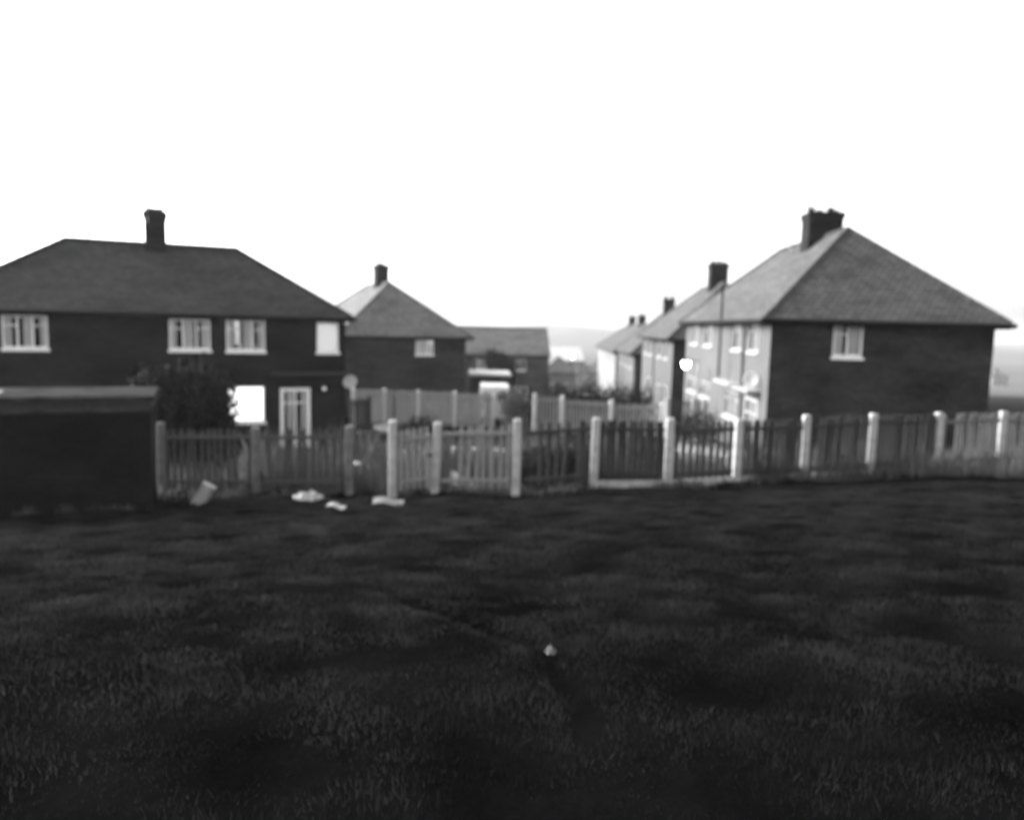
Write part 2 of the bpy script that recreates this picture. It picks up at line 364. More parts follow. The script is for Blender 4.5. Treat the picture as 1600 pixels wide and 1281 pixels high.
def blind(o, M, a0, b0, a1, b1, m_):
    MB().quad(*[M @ Vector(q) for q in ((a0+.03, -.16, b0+.03), (a1-.03, -.16, b0+.03), (a1-.03, -.16, b1-.03), (a0+.03, -.16, b1-.03))]).build('blind', m_, o)
def drape(o, M, x0, x1, z0, z1):
    mb = MB(); n = max(6, int((x1-x0)/.03)); q = [(x0+(x1-x0)*k/n, -.16+.018*math.sin(k*1.9)) for k in range(n+1)]
    for k in range(n): mb.quad(*[M @ Vector(p) for p in ((q[k][0], q[k][1], z0), (q[k+1][0], q[k+1][1], z0), (q[k+1][0], q[k+1][1], z1), (q[k][0], q[k][1], z1))])
    mb.build('curtain', WIN[1] or CURT, o, smooth=True)

def hip_roof(mb, fb, x0, x1, y0, y1, ze, rise, gables=False, fasc=.2):
    sx, sy = x1-x0, y1-y0
    A, B, C, D = (x0, y0, ze), (x1, y0, ze), (x1, y1, ze), (x0, y1, ze)
    if sx >= sy:
        h = 0 if gables else sy/2; r0, r1 = (x0+h, (y0+y1)/2, ze+rise), (x1-h, (y0+y1)/2, ze+rise)
        faces = [(A, B, r1, r0), (C, D, r0, r1), (B, C, r1), (D, A, r0)]; hips = [(A, r0), (D, r0), (B, r1), (C, r1), (r0, r1)]
    else:
        h = 0 if gables else sx/2; r0, r1 = ((x0+x1)/2, y0+h, ze+rise), ((x0+x1)/2, y1-h, ze+rise)
        faces = [(A, B, r0), (B, C, r1, r0), (C, D, r1), (D, A, r0, r1)]; hips = [(A, r0), (B, r0), (C, r1), (D, r1), (r0, r1)]
    for f in faces: mb.poly(f)
    for p, q in ((A, B), (B, C), (C, D), (D, A)):
        mb.quad((p[0], p[1], ze-.03), (q[0], q[1], ze-.03), q, p); fb.quad((p[0], p[1], ze-fasc), (q[0], q[1], ze-fasc), (q[0], q[1], ze-.03), (p[0], p[1], ze-.03))
    fb.quad(*[(p[0], p[1], ze-fasc) for p in (D, C, B, A)])
    if gables: hips = hips[-1:]
    for p, q in hips:                                # ridge and hip tiles as short overlapping half-rounds
        p, q = Vector(p), Vector(q); L = (q-p).length; n = max(2, int(L/.42))
        for k in range(n):
            mb.tube(p.lerp(q, k/n)+Vector((0, 0, .005)), p.lerp(q, min(1, (k+1.05)/n))+Vector((0, 0, .005)), .085, .10, 7)

def chimney(root, x, y, zb, zt, wx, wy, pots, aerials=()):
    mb = MB().box(x-wx/2, x+wx/2, y-wy/2, y+wy/2, zb, zt-.3)
    e = .06; mb.box(x-wx/2-e*.5, x+wx/2+e*.5, y-wy/2-e*.5, y+wy/2+e*.5, zt-.3, zt-.2); mb.box(x-wx/2-e, x+wx/2+e, y-wy/2-e, y+wy/2+e, zt-.2, zt-.06)
    mb.box(x-wx/2-e*.4, x+wx/2+e*.4, y-wy/2-e*.4, y+wy/2+e*.4, zt-.06, zt)
    c = mb.build('chimney', BRICK, root)
    for px, py, ph in pots:
        MB().lathe([(.15, zt-.01), (.14, zt+ph*.7), (.165, zt+ph*.72), (.16, zt+ph), (.11, zt+ph), (.10, zt+.05)], 12, Matrix.Translation((x+px, y+py, 0))).build('chimney_pot', POT, c, smooth=True)
    fl = MB().box(x-wx/2-.12, x+wx/2+.12, y-wy/2-.16, y+wy/2+.16, zb+.1, zb+.13)
    for ax, ay, h, rz in aerials:
        a = MB(); p = Vector((x+ax, y+ay, zt-.5)); a.tube(p, p+Vector((0, 0, h)), .028)
        d = Vector((math.cos(rz), math.sin(rz), 0)); e_ = Vector((-d.y, d.x, 0)); b = p+Vector((0, 0, h-.06))
        a.tube(b-d*.3, b+d*.4, .02, n=6)
        for k in range(5): q = b+d*(-.27+.15*k); l = .2-.015*k; a.tube(q-e_*l, q+e_*l, .014, n=5)
        a.build('aerial', ALU, root)

def house(name, label, P, rz, sx, sy, base, eh, rise, group, front=(), left=(), right=(), back=(), gables=False, ov=.35, wallm=BRICK, tiles=None, left_wall=None, cat='house'):
    """P = world x,y of the front left wall corner; local x along the front, y into depth, z from the ground"""
    root = thing(name, label, cat, (P[0], P[1], base), rz, group)
    mats = {'f': (Vector((0, 0, 0)), Vector((1, 0, 0)), sx, front), 'r': (Vector((sx, 0, 0)), Vector((0, 1, 0)), sy, right),
            'b': (Vector((sx, sy, 0)), Vector((-1, 0, 0)), sx, back), 'l': (Vector((0, sy, 0)), Vector((0, -1, 0)), sy, left)}
    wb, lw = MB(), MB()
    keep = list(WIN)
    for k, (o, u, wd, wins) in mats.items():
        if k == 'f': WIN[:] = [None, None]
        else: WIN[:] = keep
        holes = [(q[0], q[1], q[2], q[3]) if k != 'l' else (sy-q[2], q[1], sy-q[0], q[3]) for q in wins]
        wall_face(lw if (k == 'l' and left_wall) else wb, o, u, wd, -1.2, eh-.19, holes)
        n = Vector((u.y, -u.x, 0)); M = Matrix(((u.x, n.x, 0, o.x), (u.y, n.y, 0, o.y), (0, 0, 1, 0), (0, 0, 0, 1)))
        for q, hq in zip(wins, holes):
            st = q[4] if len(q) > 4 else 'three'; cu = q[5] if len(q) > 5 else ((0, .24), (.38, .64), (.80, 1))
            window(root, M, *hq, st, st != 'door', cu)
    if gables:
        m_ = eh-.19
        wb.poly([(0, sy, m_), (0, 0, m_), (0, sy/2, m_+rise*.93)]); wb.poly([(sx, 0, m_), (sx, sy, m_), (sx, sy/2, m_+rise*.93)])
    wb.build('wall', wallm, root)
    if left_wall: lw.build('street_wall', left_wall, root)
    # upper floor and ceiling inside, so rooms are dark
    MB().box(.02, sx-.02, .02, sy-.02, 2.62, 2.70).build('floor_slab', SOFFIT, root)
    rb = MB(); fb = MB(); go = .15 if gables else ov
    if sx >= sy: hip_roof(rb, fb, -go, sx+go, -ov, sy+ov, eh, rise, gables)
    else: hip_roof(rb, fb, -ov, sx+ov, -ov, sy+ov, eh, rise, gables)
    rb.build('roof', tiles or TILES, root); fb.build('fascia', SOFFIT, root)
    g = MB(); r = .085; z = eh-.08; a, b, c, d = -ov-r, sx+ov+r, -ov-r, sy+ov+r
    if gables:
        g.tube((0, c, z), (sx, c, z), r); MB().tube((0, d, z), (sx, d, z), r).build('gutter', BLACK, root)
    else:
        for p, q in (((a, c), (b, c)), ((b, c), (b, d)), ((b, d), (a, d)), ((a, d), (a, c))): g.tube((*p, z), (*q, z), r)
    g.build('gutter', BLACK, root)
    return root
def downpipe(root, pts, r=.04):
    mb = MB()
    for p, q in zip(pts, pts[1:]): mb.tube(p, q, r)
    mb.build('downpipe', BLACK, root)
def dish(root, loc, face, r=.3):
    d = Vector(face).normalized(); Mq = Matrix.Translation(loc) @ d.to_track_quat('Z', 'Y').to_matrix().to_4x4()
    mb = MB().lathe([(.001, -.06), (r*.5, -.045), (r*.85, -.012), (r, .012), (r*.98, .02), (r*.8, .0), (r*.45, -.03), (.001, -.048)], 18, Mq)
    o = mb.build('satellite_dish', DISHM, root, smooth=True)
    a = MB(); L = Vector(loc); tip = L+d*.34+Vector((0, 0, -.03)); a.tube(L+Vector((0, 0, -r*.9)), tip, .012, n=6); a.tube(tip, tip-d*.1, .035, n=8)
    a.tube(L-d*.06, L-d*.3, .025, n=8); a.build('dish_arm', ALU, o)

def corner(E, azi, L, ov):                            # eave corner -> wall corner
    d = Vector((math.sin(azi), math.cos(azi))); b = Vector((-d.y, d.x)); return d, b

ROWL, ROWR = 'brick semi-detached houses of the left-hand row', 'brick semi-detached houses of the right-hand row'
# near left house: its right eave corner stands at (-6.72, 32), the front runs back to the right
d, b = corner(None, R_(65), 0, 0)
LW, LD = 14.3, 7.8
P = Vector((-6.72, 32.0)) - d*(LW+.2) + b*.3
C1 = ((0, .16), (.36, .6), (.8, 1)); C2 = ((0, .18), (.44, .66), (.84, 1)); C0 = ()
z0 = 3.7
hl = house('semi_detached_house', 'nearest left house, long dark hipped roof, one brilliant lit window and glazed back door', P, R_(25), LW, LD, -z0, 5.47, 2.83, ROWL, tiles=DIMTILES, ov=.22,
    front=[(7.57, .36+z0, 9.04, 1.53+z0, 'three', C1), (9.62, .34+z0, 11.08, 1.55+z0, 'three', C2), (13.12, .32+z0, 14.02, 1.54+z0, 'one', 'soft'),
           (9.66, -2.5+z0, 11.04, -1.05+z0, 'one', 'lit'), (11.64, .06, 12.86, -1.15+z0, 'door', ((.22, .45), (.72, .95))),
           (2.2, .36+z0, 3.6, 1.53+z0, 'three', C2), (2.3, -2.5+z0, 3.9, -1.05+z0, 'three', C1)],
    back=[(2.5, 4.0, 4.0, 5.2), (9.5, 4.0, 11, 5.2)])
MB().box(11.3, 14.25, -.55, -.003, 3.08, 3.18).build('canopy', WOODD, hl)
MB().lathe([(.001, -.07), (.07, -.05), (.09, .02), (.07, .07), (.001, .09)], 12, Matrix.Translation((13.4, -.09, 2.5))).build('porch_lamp', PORCH, hl, smooth=True)
downpipe(hl, [(14.1, -.40, 5.38), (14.16, -.08, 5.1), (14.16, -.08, -.2)])
dish(hl, (14.42, -.3, 2.80), (-.5, -1, .6))
chimney(hl, 7.2, LD/2, 6.9, 9.62, .82, .9, [(-.21, -.25, .14), (.2, .2, .1), (.19, -.24, .13), (0, -.05, .15), (-.2, .2, .11)], [(-.3, -.47, .95, 2.7), (.32, .47, 1.0, 1.2)])
sg = thing('side_gate', 'tall dark board gate at the right corner of the nearest left house', 'gate', (-6.72, 32.0, -3.75), R_(25))
bay(sg, (-.12, .25), (.75, .25), 0, 0, 2.1, .125, .118, WOODD, missing=0, lean=0, pointed=False)
MB().box(.76, .88, .19, .31, -.3, 2.2).build('post', WOODD, sg)
# second left house, hip end towards us
d, b = corner(None, R_(65), 0, 0); P = Vector((-11.35, 49.8)) + d*.35 + b*.35
h2 = house('semi_detached_house', 'farther left house with pyramid-like hip end, one small gable window above the board fence', P, R_(25), 8.65, 15.0, -4.8, 5.5, 3.75, ROWL, tiles=HAZETILES, wallm=BRICKR,
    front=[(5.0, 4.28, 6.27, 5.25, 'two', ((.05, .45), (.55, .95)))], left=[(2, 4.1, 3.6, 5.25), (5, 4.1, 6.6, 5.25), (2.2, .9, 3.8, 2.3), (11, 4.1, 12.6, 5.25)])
chimney(h2, 4.32, 6.5, 8.1, 10.6, .9, 1.0, [(-.2, -.2, .18), (.2, .2, .16)], [(-.3, .4, 1.1, 1.0)])
# third left house, a lower gabled terrace crossing behind
d = Vector((math.sin(R_(86)), math.cos(R_(86)))); P = Vector((3.72, 80)) - d*13.0
h3 = house('gabled_terrace', 'low plain gabled terrace across the end of the left gardens', P, R_(4), 13.0, 8.0, -6.9, 5.5, 2.75, None, tiles=HAZETILES,
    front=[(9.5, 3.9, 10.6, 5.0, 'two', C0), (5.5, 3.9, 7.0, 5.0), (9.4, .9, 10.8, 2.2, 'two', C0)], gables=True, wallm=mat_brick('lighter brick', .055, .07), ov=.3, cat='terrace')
# right-hand row: gable ends face us, the fronts face left onto the gardens
d, b = corner(None, R_(92.4), 0, 0)
RL = 'right row, '
def rrow(E, base, label, eh, rise, ln, left, front, chim, ov=.35, **k):
    P = Vector(E[:2]) + d*ov + b*ov
    return house('semi_detached_house', label, P, R_(-2.4), 7.8, ln-2*ov, base, eh, rise, ROWR, front=front, left=left, ov=ov, wallm=BRICKR, **k)
WIN[:] = [TONEDWHITE, CURTD]
zb = 3.4
r1 = rrow((8.83, 27.3), -zb, 'nearest right house with a broad triangular hip end and one upstairs gable window', 5.48, 3.7, 17.3,
    [(1.5, .82+zb, 3.0, 1.97+zb, 'two', ((0, .9),)), (4.0, .82+zb, 5.6, 1.95+zb, 'two', ((0, .9),)), (9.7, .85+zb, 11.6, 1.95+zb, 'three', ((0, .95),)), (13.2, .85+zb, 15.2, 1.95+zb, 'three', ((0, .95),)),
     (1.2, .1, 3.2, -.95+zb, 'door', ((0, .9),)), (4.0, -2.1+zb, 6.6, -.95+zb, 'three', ((0, .9),)), (9.6, -1.75+zb, 12.2, -.95+zb, 'three', ((0, .95),)), (13.0, -1.75+zb, 15.6, -.95+zb, 'three', ((0, .95),))],
    [(2.2, .78+zb, 3.24, 1.94+zb, 'two', ((.0, .36), (.62, .97)))], None, left_wall=STREETWALL)
for y0_, y1_, z_ in ((.9, 3.4, 2.72), (3.8, 6.8, 2.75)): MB().box(-.5, -.003, y0_, y1_, z_, z_+.09).build('door_canopy', CONCD, r1)
downpipe(r1, [(-.42, 2.6, 5.4), (-.06, 3.5, 4.95), (-.06, 3.5, -.2)])
dish(r1, (-.32, 1.1, 3.2), (-.6, -1, .25))
MB().tube((-.42, 6.1, 3.0), (-.42, 6.1, 7.0), .05).build('vent_pipe', BLACK, r1)
chimney(r1, 3.9, 6.9, 8.2, 10.2, 1.45, 1.0, [(-.5, 0, .22), (-.12, .1, .15), (.3, -.05, .24), (.58, .15, .16)], [(-.55, .35, .9, 2.6)])
MB().tube((3.7, 10.6, 8.7), (3.7, 10.6, 10.3), .03).tube((3.45, 10.6, 10.1), (3.95, 10.6, 10.1), .015).tube((3.7, 10.6, 9.7), (3.3, 10.6, 9.7), .015).tube((3.3, 10.6, 9.5), (3.3, 10.6, 10.0), .015).build('aerial', ALU, r1)
zb = 4.45
r2 = rrow((9.72, 48.4), -zb, 'second right house down the slope, pale street wall and one chimney against the sky', 5.5, 3.75, 16.0,
    [(2, 4.1, 3.6, 5.25, 'two', ((0, .9),)), (5, 4.1, 6.6, 5.25, 'two', ((0, .9),)), (9.5, 4.1, 11.1, 5.25, 'two', ((0, .9),)), (12.6, 4.1, 14.2, 5.25, 'two', ((0, .9),)),
     (1.6, 1.0, 3.8, 2.3, 'three', ((0, .95),)), (5, .1, 6.4, 2.2, 'door', ((0, .9),)), (9.6, 1.0, 12, 2.3, 'three', ((0, .95),))], [], None, left_wall=STREETWALL)
chimney(r2, 3.9, 6.2, 8.2, 10.7, 1.2, 1.0, [(-.35, 0, .2), (.05, .1, .22), (.38, 0, .16)], [(-.5, .3, 1.0, 1.9)])
downpipe(r2, [(-.42, 7.6, 5.4), (-.06, 8.0, 5.0), (-.06, 8.0, -.2)])
zb = 6.15
r3 = rrow((10.55, 69.1), -zb, 'third right house, small and faded, farther down the slope', 5.5, 3.75, 16.0,
    [(2, 4.1, 3.6, 5.25, 'two', ((0, .9),)), (6, 4.1, 7.6, 5.25, 'two', ((0, .9),)), (10.5, 4.1, 12.1, 5.25, 'two', ((0, .9),)), (1.8, 1.0, 4.2, 2.3, 'three', ((0, .95),)), (9.6, 1.0, 12, 2.3, 'three', ((0, .95),))], [], None, left_wall=STREETWALL)
chimney(r3, 3.9, 6.6, 8.2, 10.7, 1.0, 1.0, [(-.3, 0, .3), (.3, .1, .35)])
# farther pale blocks
LIME = mat('white limewash', .17, .9, .1, 2)
WIN[:] = [TONEDWHITE, CURTD]
r4 = house('rendered_terrace', 'long pale walled terrace at the far low end of the right row', (11.75, 88.3), R_(-2.4), 7.8, 29, -6.9, 5.75, 3.3, None,
    front=[], left=[(3, 4.1, 4.6, 5.2, 'two', ((0, .9),)), (9, 4.1, 10.6, 5.2, 'two', ((0, .9),)), (15, 4.1, 16.6, 5.2, 'two', ((0, .9),)), (3, 1, 5, 2.3, 'two', ((0, .9),)), (10, 1, 12, 2.3, 'two', ((0, .9),))], left_wall=LIME, cat='terrace')
chimney(r4, 3.9, 9, 8, 10.1, .9, .9, [(-.2, 0, .2), (.2, 0, .2)]); chimney(r4, 3.9, 20, 8, 10.1, .9, .9, [(-.2, 0, .2), (.2, 0, .2)])
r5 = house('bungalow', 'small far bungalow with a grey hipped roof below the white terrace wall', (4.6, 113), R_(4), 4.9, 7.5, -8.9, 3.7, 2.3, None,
    front=[(1.0, 1.2, 2.0, 2.3, 'two', ()), (3.0, 1.2, 4.0, 2.3, 'two', ())], tiles=HAZETILES, wallm=LIME, cat='bungalow')
WIN[:] = [None, None]
r6 = house('warehouse', 'distant low warehouse with a pale sheet roof down in the valley', (1.0, 185), R_(3), 16, 14, -14.3, 7.8, 3.4, None, tiles=mat('pale roof sheets', .4, .6, .1, .5), wallm=LIME, gables=True)
GD = 'tiny houses far down the valley'
spots = [(13.5, 205, 10), (21, 235, -20), (10.5, 262, 30), (32, 290, 5), (24, 330, -35), (45, 345, 15), (17, 390, 25), (58, 430, -10), (38, 470, 40), (150, 300, 20), (185, 330, -15), (215, 380, 30), (262, 420, 0)]
p0 = None
for x, y, a in spots:
    if p0 is None:
        p0 = house('distant_house', 'tiny hazy house far down in the valley beyond the white terrace', (x, y), R_(a), 9, 7.5, Hf(x, y)-.2, 5.2, 3.0, GD,
            front=[(1.2, 3.6, 2.6, 4.7, 'two', ()), (5.4, 3.6, 6.8, 4.7, 'two', ())], tiles=HAZETILES, wallm=LIME)
        chimney(p0, 4.5, 3.75, 7.3, 9.4, .9, .8, [(-.2, 0, .2)])
        continue
    c = p0.copy(); COL.objects.link(c); c.location = (x, y, Hf(x, y)-.2); c.rotation_euler = (0, 0, R_(a))
    if x > 100: c['label'] = 'tiny hazy house far off on the slope past the nearest right house'
    for ch in p0.children:
        k = ch.copy(); COL.objects.link(k); k.parent = c
        for g in ch.children:
            q = g.copy(); COL.objects.link(q); q.parent = k
# ------------------------------------------------------------------ brick outhouse in front of the fence, left
oh = thing('outhouse', 'dark brick outhouse with a pale flat concrete roof at the left edge of the field', 'outhouse', (-10.6, 13.0, -2.05), R_(22))
wb = MB()
for o_, u_, wd in (((0, 0, 0), (1, 0, 0), 4.0), ((4.0, 0, 0), (0, 1, 0), 2.0), ((4.0, 2.0, 0), (-1, 0, 0), 4.0), ((0, 2.0, 0), (0, -1, 0), 2.0)): wall_face(wb, o_, u_, wd, -.5, 2.0, [])
wb.build('wall', SHEDBRICK, oh)
MB().box(-.08, 4.08, -.1, 2.08, 2.06, 2.16).build('roof_slab', MOSSY, oh)
MB().box(-.03, 4.03, -.04, 2.03, 1.9, 2.057).build('fascia', WOODD, oh)
MB().box(-.05, 4.05, -.075, -.043, 1.86, 1.91).build('trim', MOSSY, oh)
MB().box(.3, 1.9, .5, 1.3, 2.163, 2.24, Matrix.Rotation(.06, 4, 'Y')).build('paving_slab', CONCD, oh)

# ------------------------------------------------------------------ fences
# posts measured on the photo: x, y, foot, top
PT = [(-8.03, 17.4, -2.41, -.80), (-5.70, 17.0, -2.29, -.79), (-3.53, 16.6, -2.15, -.66), (-2.48, 15.9, -2.10, -.43), (-1.61, 16.2, -1.98, -.49),
      (.12, 16.0, -1.90, -.35), (1.82, 16.5, -1.83, -.34), (3.54, 17.0, -1.88, -.36), (5.22, 17.5, -1.85, -.39), (7.0, 18.1, -1.85, -.33), (8.85, 18.7, -1.81, -.32), (10.82, 19.3, -1.80, -.31), (12.8, 19.9, -1.78, -.30), (14.8, 20.5, -1.75, -.28)]
def run(name, label, idx, group, **kw):
    P0 = PT[idx[0]]; root = thing(name, label, 'fence', (P0[0], P0[1], P0[2]), 0, group)
    loc = [(PT[i][0]-P0[0], PT[i][1]-P0[1], PT[i][2]-P0[2], PT[i][3]-PT[i][2]) for i in idx]
    for k, (x, y, z, h) in enumerate(loc):
        if k in kw.get('skip_post', ()): continue
        o = post_mesh(h, .17 if idx[k] else .15).build('post', kw.get('pm', CONC), root, (x, y, z), (random.gauss(0, .008), random.gauss(0, .012), random.uniform(-.1, .3)))
    for k in range(len(loc)-1):
        a, b_ = loc[k], loc[k+1]
        s = kw['bays'][k]
        if s is None: continue
        va, vb = Vector(a[:2]), Vector(b_[:2]); e = (vb-va).normalized()*.1
        bay(root, va+e, vb-e, a[2], b_[2], min(a[3], b_[3])-.03, s.get('sp', .165), s.get('pw', .085), s['m'], missing=s.get('missing', .05), lean=s.get('lean', .015), low=s.get('low', .08), rails=s.get('rails', 2))
        if s.get('board'):
            ang = math.atan2(vb.y-va.y, vb.x-va.x); L = (vb-va).length
            M = Matrix.Translation((va.x, va.y, a[2])) @ Matrix.Rotation(ang, 4, 'Z') @ Matrix.Rotation(-math.atan2(b_[2]-a[2], L), 4, 'Y')
            MB().box(.09, L-.09, -.035, .02, -.2, s['board'], M).build('gravel_board', CONC, root)
    return root
run('paling_fence', 'weathered open paling fence with two concrete posts between the outhouse and the gate', [0, 1, 2], 'fences along the near edge of the gardens', bays=[dict(m=WOODS), dict(m=WOODS, lean=.03, missing=.1)], pm=POSTD)
run('paling_fence', 'long fence of dark palings between pale concrete posts before the right house', [5, 6, 7, 8, 9, 10, 11, 12, 13], 'fences along the near edge of the gardens',
    bays=[dict(m=WOODD, sp=.16, pw=.08, missing=.35, lean=.04), dict(m=WOODD, sp=.13, pw=.1, board=.12), dict(m=WOODD, sp=.16, pw=.09, board=.12), dict(m=WOODD, sp=.125, pw=.1, board=.12), dict(m=WOODD, sp=.12, pw=.1, board=.1), dict(m=WOODD, sp=.12, pw=.1), dict(m=WOODM, sp=.13, pw=.09), dict(m=WOODM, sp=.13, pw=.09)])
run('paling_fence', 'short stretch of pale paling fence with leaning boards just right of the garden gate', [3, 4, 5], 'fences along the near edge of the gardens', skip_post=(2,),
    bays=[None, dict(m=WOODL, sp=.17, pw=.085, missing=.12, lean=.03)])
# gate between the two gate posts, and the gap beside it
g0, g1 = PT[3], PT[4]; gt = thing('garden_gate', 'pale slatted garden gate hung between two concrete posts', 'gate', (g0[0], g0[1], g0[2]))
va, vb = Vector((0, 0)), Vector((g1[0]-g0[0], g1[1]-g0[1])); e = (vb-va).normalized()*.12
bay(gt, va+e, vb-e, .12, .18, 1.35, .12, .07, WOODL, missing=0, lean=.004)
ang = math.atan2(vb.y, vb.x); M = Matrix.Rotation(ang, 4, 'Z') @ Matrix.Translation((0, -.06, 0))
MB().box(.12, .19, -.09, -.02, .2, 1.4, M).box(.72, .79, -.09, -.02, .2, 1.4, M).build('gate_stile', WOODL, gt)
MB().box(.70, .82, -.125, -.095, .92, .97, M).build('latch', BLACK, gt)

def board_fence(name, label, pts, group, m_, sp=.13, pw=.125, gaps=.02, pointed=False, pw_post=.2, pm=CONC):
    x0_, y0_, z0_, t0_ = pts[0]; root = thing(name, label, 'fence', (x0_, y0_, z0_), 0, group)
    for x, y, z, t in pts: post_mesh(t-z, pw_post).build('post', pm, root, (x-x0_, y-y0_, z-z0_))
    for (xa, ya, za, ta), (xb, yb, zb_, tb) in zip(pts, pts[1:]):
        va, vb = Vector((xa-x0_, ya-y0_)), Vector((xb-x0_, yb-y0_)); e = (vb-va).normalized()*.12
        bay(root, va+e, vb-e, za-z0_, zb_-z0_, min(ta-za, tb-zb_)-.08, sp, pw, m_, missing=gaps, pointed=pointed, lean=.006, rails=2)
    return root
def dens(pts, n):                                     # extra posts between the measured ones
    out = []
    for p, q in zip(pts, pts[1:]):
        for k in range(n): out.append(tuple(p[i]+(q[i]-p[i])*k/n for i in range(4)))
    return out+[pts[-1]]
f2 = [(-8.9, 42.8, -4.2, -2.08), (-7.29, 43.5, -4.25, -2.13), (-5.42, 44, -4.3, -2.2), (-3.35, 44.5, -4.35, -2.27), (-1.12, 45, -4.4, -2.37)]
board_fence('board_fence', 'pale close-boarded fence below the left house with the pyramid roof', f2, 'fences dividing the gardens farther back', HAZEBOARDS, pm=PALE)
f2b = [(1.19, 40.0, -3.95, -1.91), (2.6, 39.5, -3.9, -1.93), (5.02, 38.5, -3.85, -2.0), (7.4, 37.5, -3.75, -2.0)]
board_fence('board_fence', 'mid grey garden fence under the dark hedge in the middle distance', f2b, 'fences dividing the gardens farther back', WOODL, sp=.16, pw=.11, pm=PALE)
f2c = [(7.45, 36.6, -3.7, -1.62), (8.6, 36.2, -3.7, -1.6), (9.05, 36.0, -3.7, -1.59)]
board_fence('board_fence', 'short dark side fence reaching to the wall of the nearest right house', f2c, 'fences dividing the gardens farther back', WOODD, sp=.14, pw=.1)

# ------------------------------------------------------------------ shrubs, hedge and trees
def leaves(blobs, size, n, seed=1):
    rg = np.random.default_rng(seed); P = []
    vol = np.array([b[3]*b[4]*b[5] for b in blobs]); cnt = (n*vol/vol.sum()).astype(int)
    for (cx, cy, cz, rx, ry, rz_), c in zip(blobs, cnt):
        v = rg.normal(size=(c, 3)); v /= np.linalg.norm(v, axis=1)[:, None]; r = rg.random(c)**.4*(1+.15*rg.normal(size=c))
        P.append(np.stack([cx+v[:, 0]*r*rx, cy+v[:, 1]*r*ry, cz+v[:, 2]*r*rz_], 1))
    P = np.concatenate(P); P = P[P[:, 2] > .02]; n = len(P)
    a = rg.normal(size=(n, 3)); a /= np.linalg.norm(a, axis=1)[:, None]; b_ = rg.normal(size=(n, 3)); b_ -= (b_*a).sum(1)[:, None]*a; b_ /= np.linalg.norm(b_, axis=1)[:, None]
    s = size*(.6+.8*rg.random(n))[:, None]
    V = np.stack([P-a*s, P+b_*s*.45, P+a*s, P-b_*s*.45], 1).reshape(-1, 3); k = np.arange(n)*4
    return V, np.stack([k, k+1, k+2, k+3], 1)
def shrub(name, label, cat, loc, blobs, size, n, leaf, stems, group=None, seed=1):
    root = thing(name, label, cat, loc, 0, group)
    V, Fq = leaves(blobs, size, n, seed); np_mesh('crown', V, Fq, leaf, root)
    mb = MB()
    for (x, y, z), r in stems:
        mid = Vector((x*.35, y*.35, z*.5)); mb.tube((x*.1, y*.1, -.2), mid, r, r*.75, 7); mb.tube(mid, (x, y, z), r*.75, r*.35, 7)
    mb.build('trunk', BARK, root); return root
GS = 'shrubs growing in the gardens'
shrub('bushy_tree', 'dark rounded bush behind the outhouse, in front of the nearest left house', 'tree', (-8.9, 21.0, Hf(-8.9, 21)),
      [(0, 0, 1.5, 1.25, 1.1, 1.4), (-.65, .2, 2.0, 1.05, .9, 1.1), (.65, -.1, 1.6, .75, .8, 1.2), (.1, .3, 2.6, 1.0, .8, .75), (-.9, 0, 2.55, .75, .6, .6), (.85, .1, 2.6, .5, .4, .45)], .075, 13000, LEAFD,
      [((.3, 0, 1.9), .07), ((-.6, .1, 2.1), .06), ((.6, .1, 2.2), .05), ((0, .2, 2.6), .05)], seed=3)
shrub('shrub', 'pale thin shrub filling the gap between the two middle garden fences', 'shrub', (.05, 42.0, Hf(0, 42)),
      [(0, 0, 1.1, .75, .7, 1.1), (.35, 0, 1.7, .5, .5, .6), (-.4, 0, 1.5, .5, .5, .7)], .07, 2600, LEAFP, [((.2, 0, 1.5), .04), ((-.3, 0, 1.4), .04)], GS, 5)
shrub('garden_tree', 'small dark tree behind the low garage, before the gabled terrace', 'tree', (-1.3, 66.0, Hf(-1.3, 66)),
      [(0, 0, 3.6, 1.2, 1.1, 1.6), (.8, 0, 3.3, .9, .9, 1.3), (-.6, .2, 4.5, .8, .8, .9)], .12, 4200, LEAFD, [((.3, 0, 4), .09), ((-.4, 0, 4.6), .08)], None, 6)
shrub('shrub', 'low privet bush just behind the palings left of the gate', 'shrub', (-4.3, 19.6, Hf(-4.3, 19.6)),
      [(0, 0, .5, .8, .6, .5), (.7, .2, .45, .6, .5, .45)], .05, 2600, LEAFM, [((.2, 0, .6), .025), ((.6, .1, .5), .025)], GS, 7)
shrub('shrub', 'tangled bramble growing through the gap right of the pale palings', 'shrub', (1.0, 17.2, Hf(1, 17.2)),
      [(0, 0, .45, .75, .45, .55), (-.5, .1, .4, .5, .4, .45), (.5, 0, .6, .4, .4, .4)], .05, 3200, LEAFM, [((.2, 0, .7), .02), ((-.4, 0, .5), .02)], GS, 8)
shrub('shrub', 'broad dark bush behind the dark boards near the pale step wall', 'shrub', (2.6, 20.5, Hf(2.6, 20.5)),
      [(0, 0, .6, 1.2, .7, .7), (1.0, 0, .5, .8, .6, .6)], .06, 3600, LEAFD, [((.2, 0, .8), .03), ((.8, 0, .6), .03)], GS, 9)
shrub('shrub', 'rounded bush on the lawn below the pale close-boarded fence', 'shrub', (-3.9, 33.0, Hf(-3.9, 33)),
      [(0, 0, .7, .9, .8, .8), (.7, 0, .6, .7, .6, .6)], .07, 2600, LEAFM, [((.2, 0, .8), .03), ((-.2, 0, .8), .03)], GS, 10)
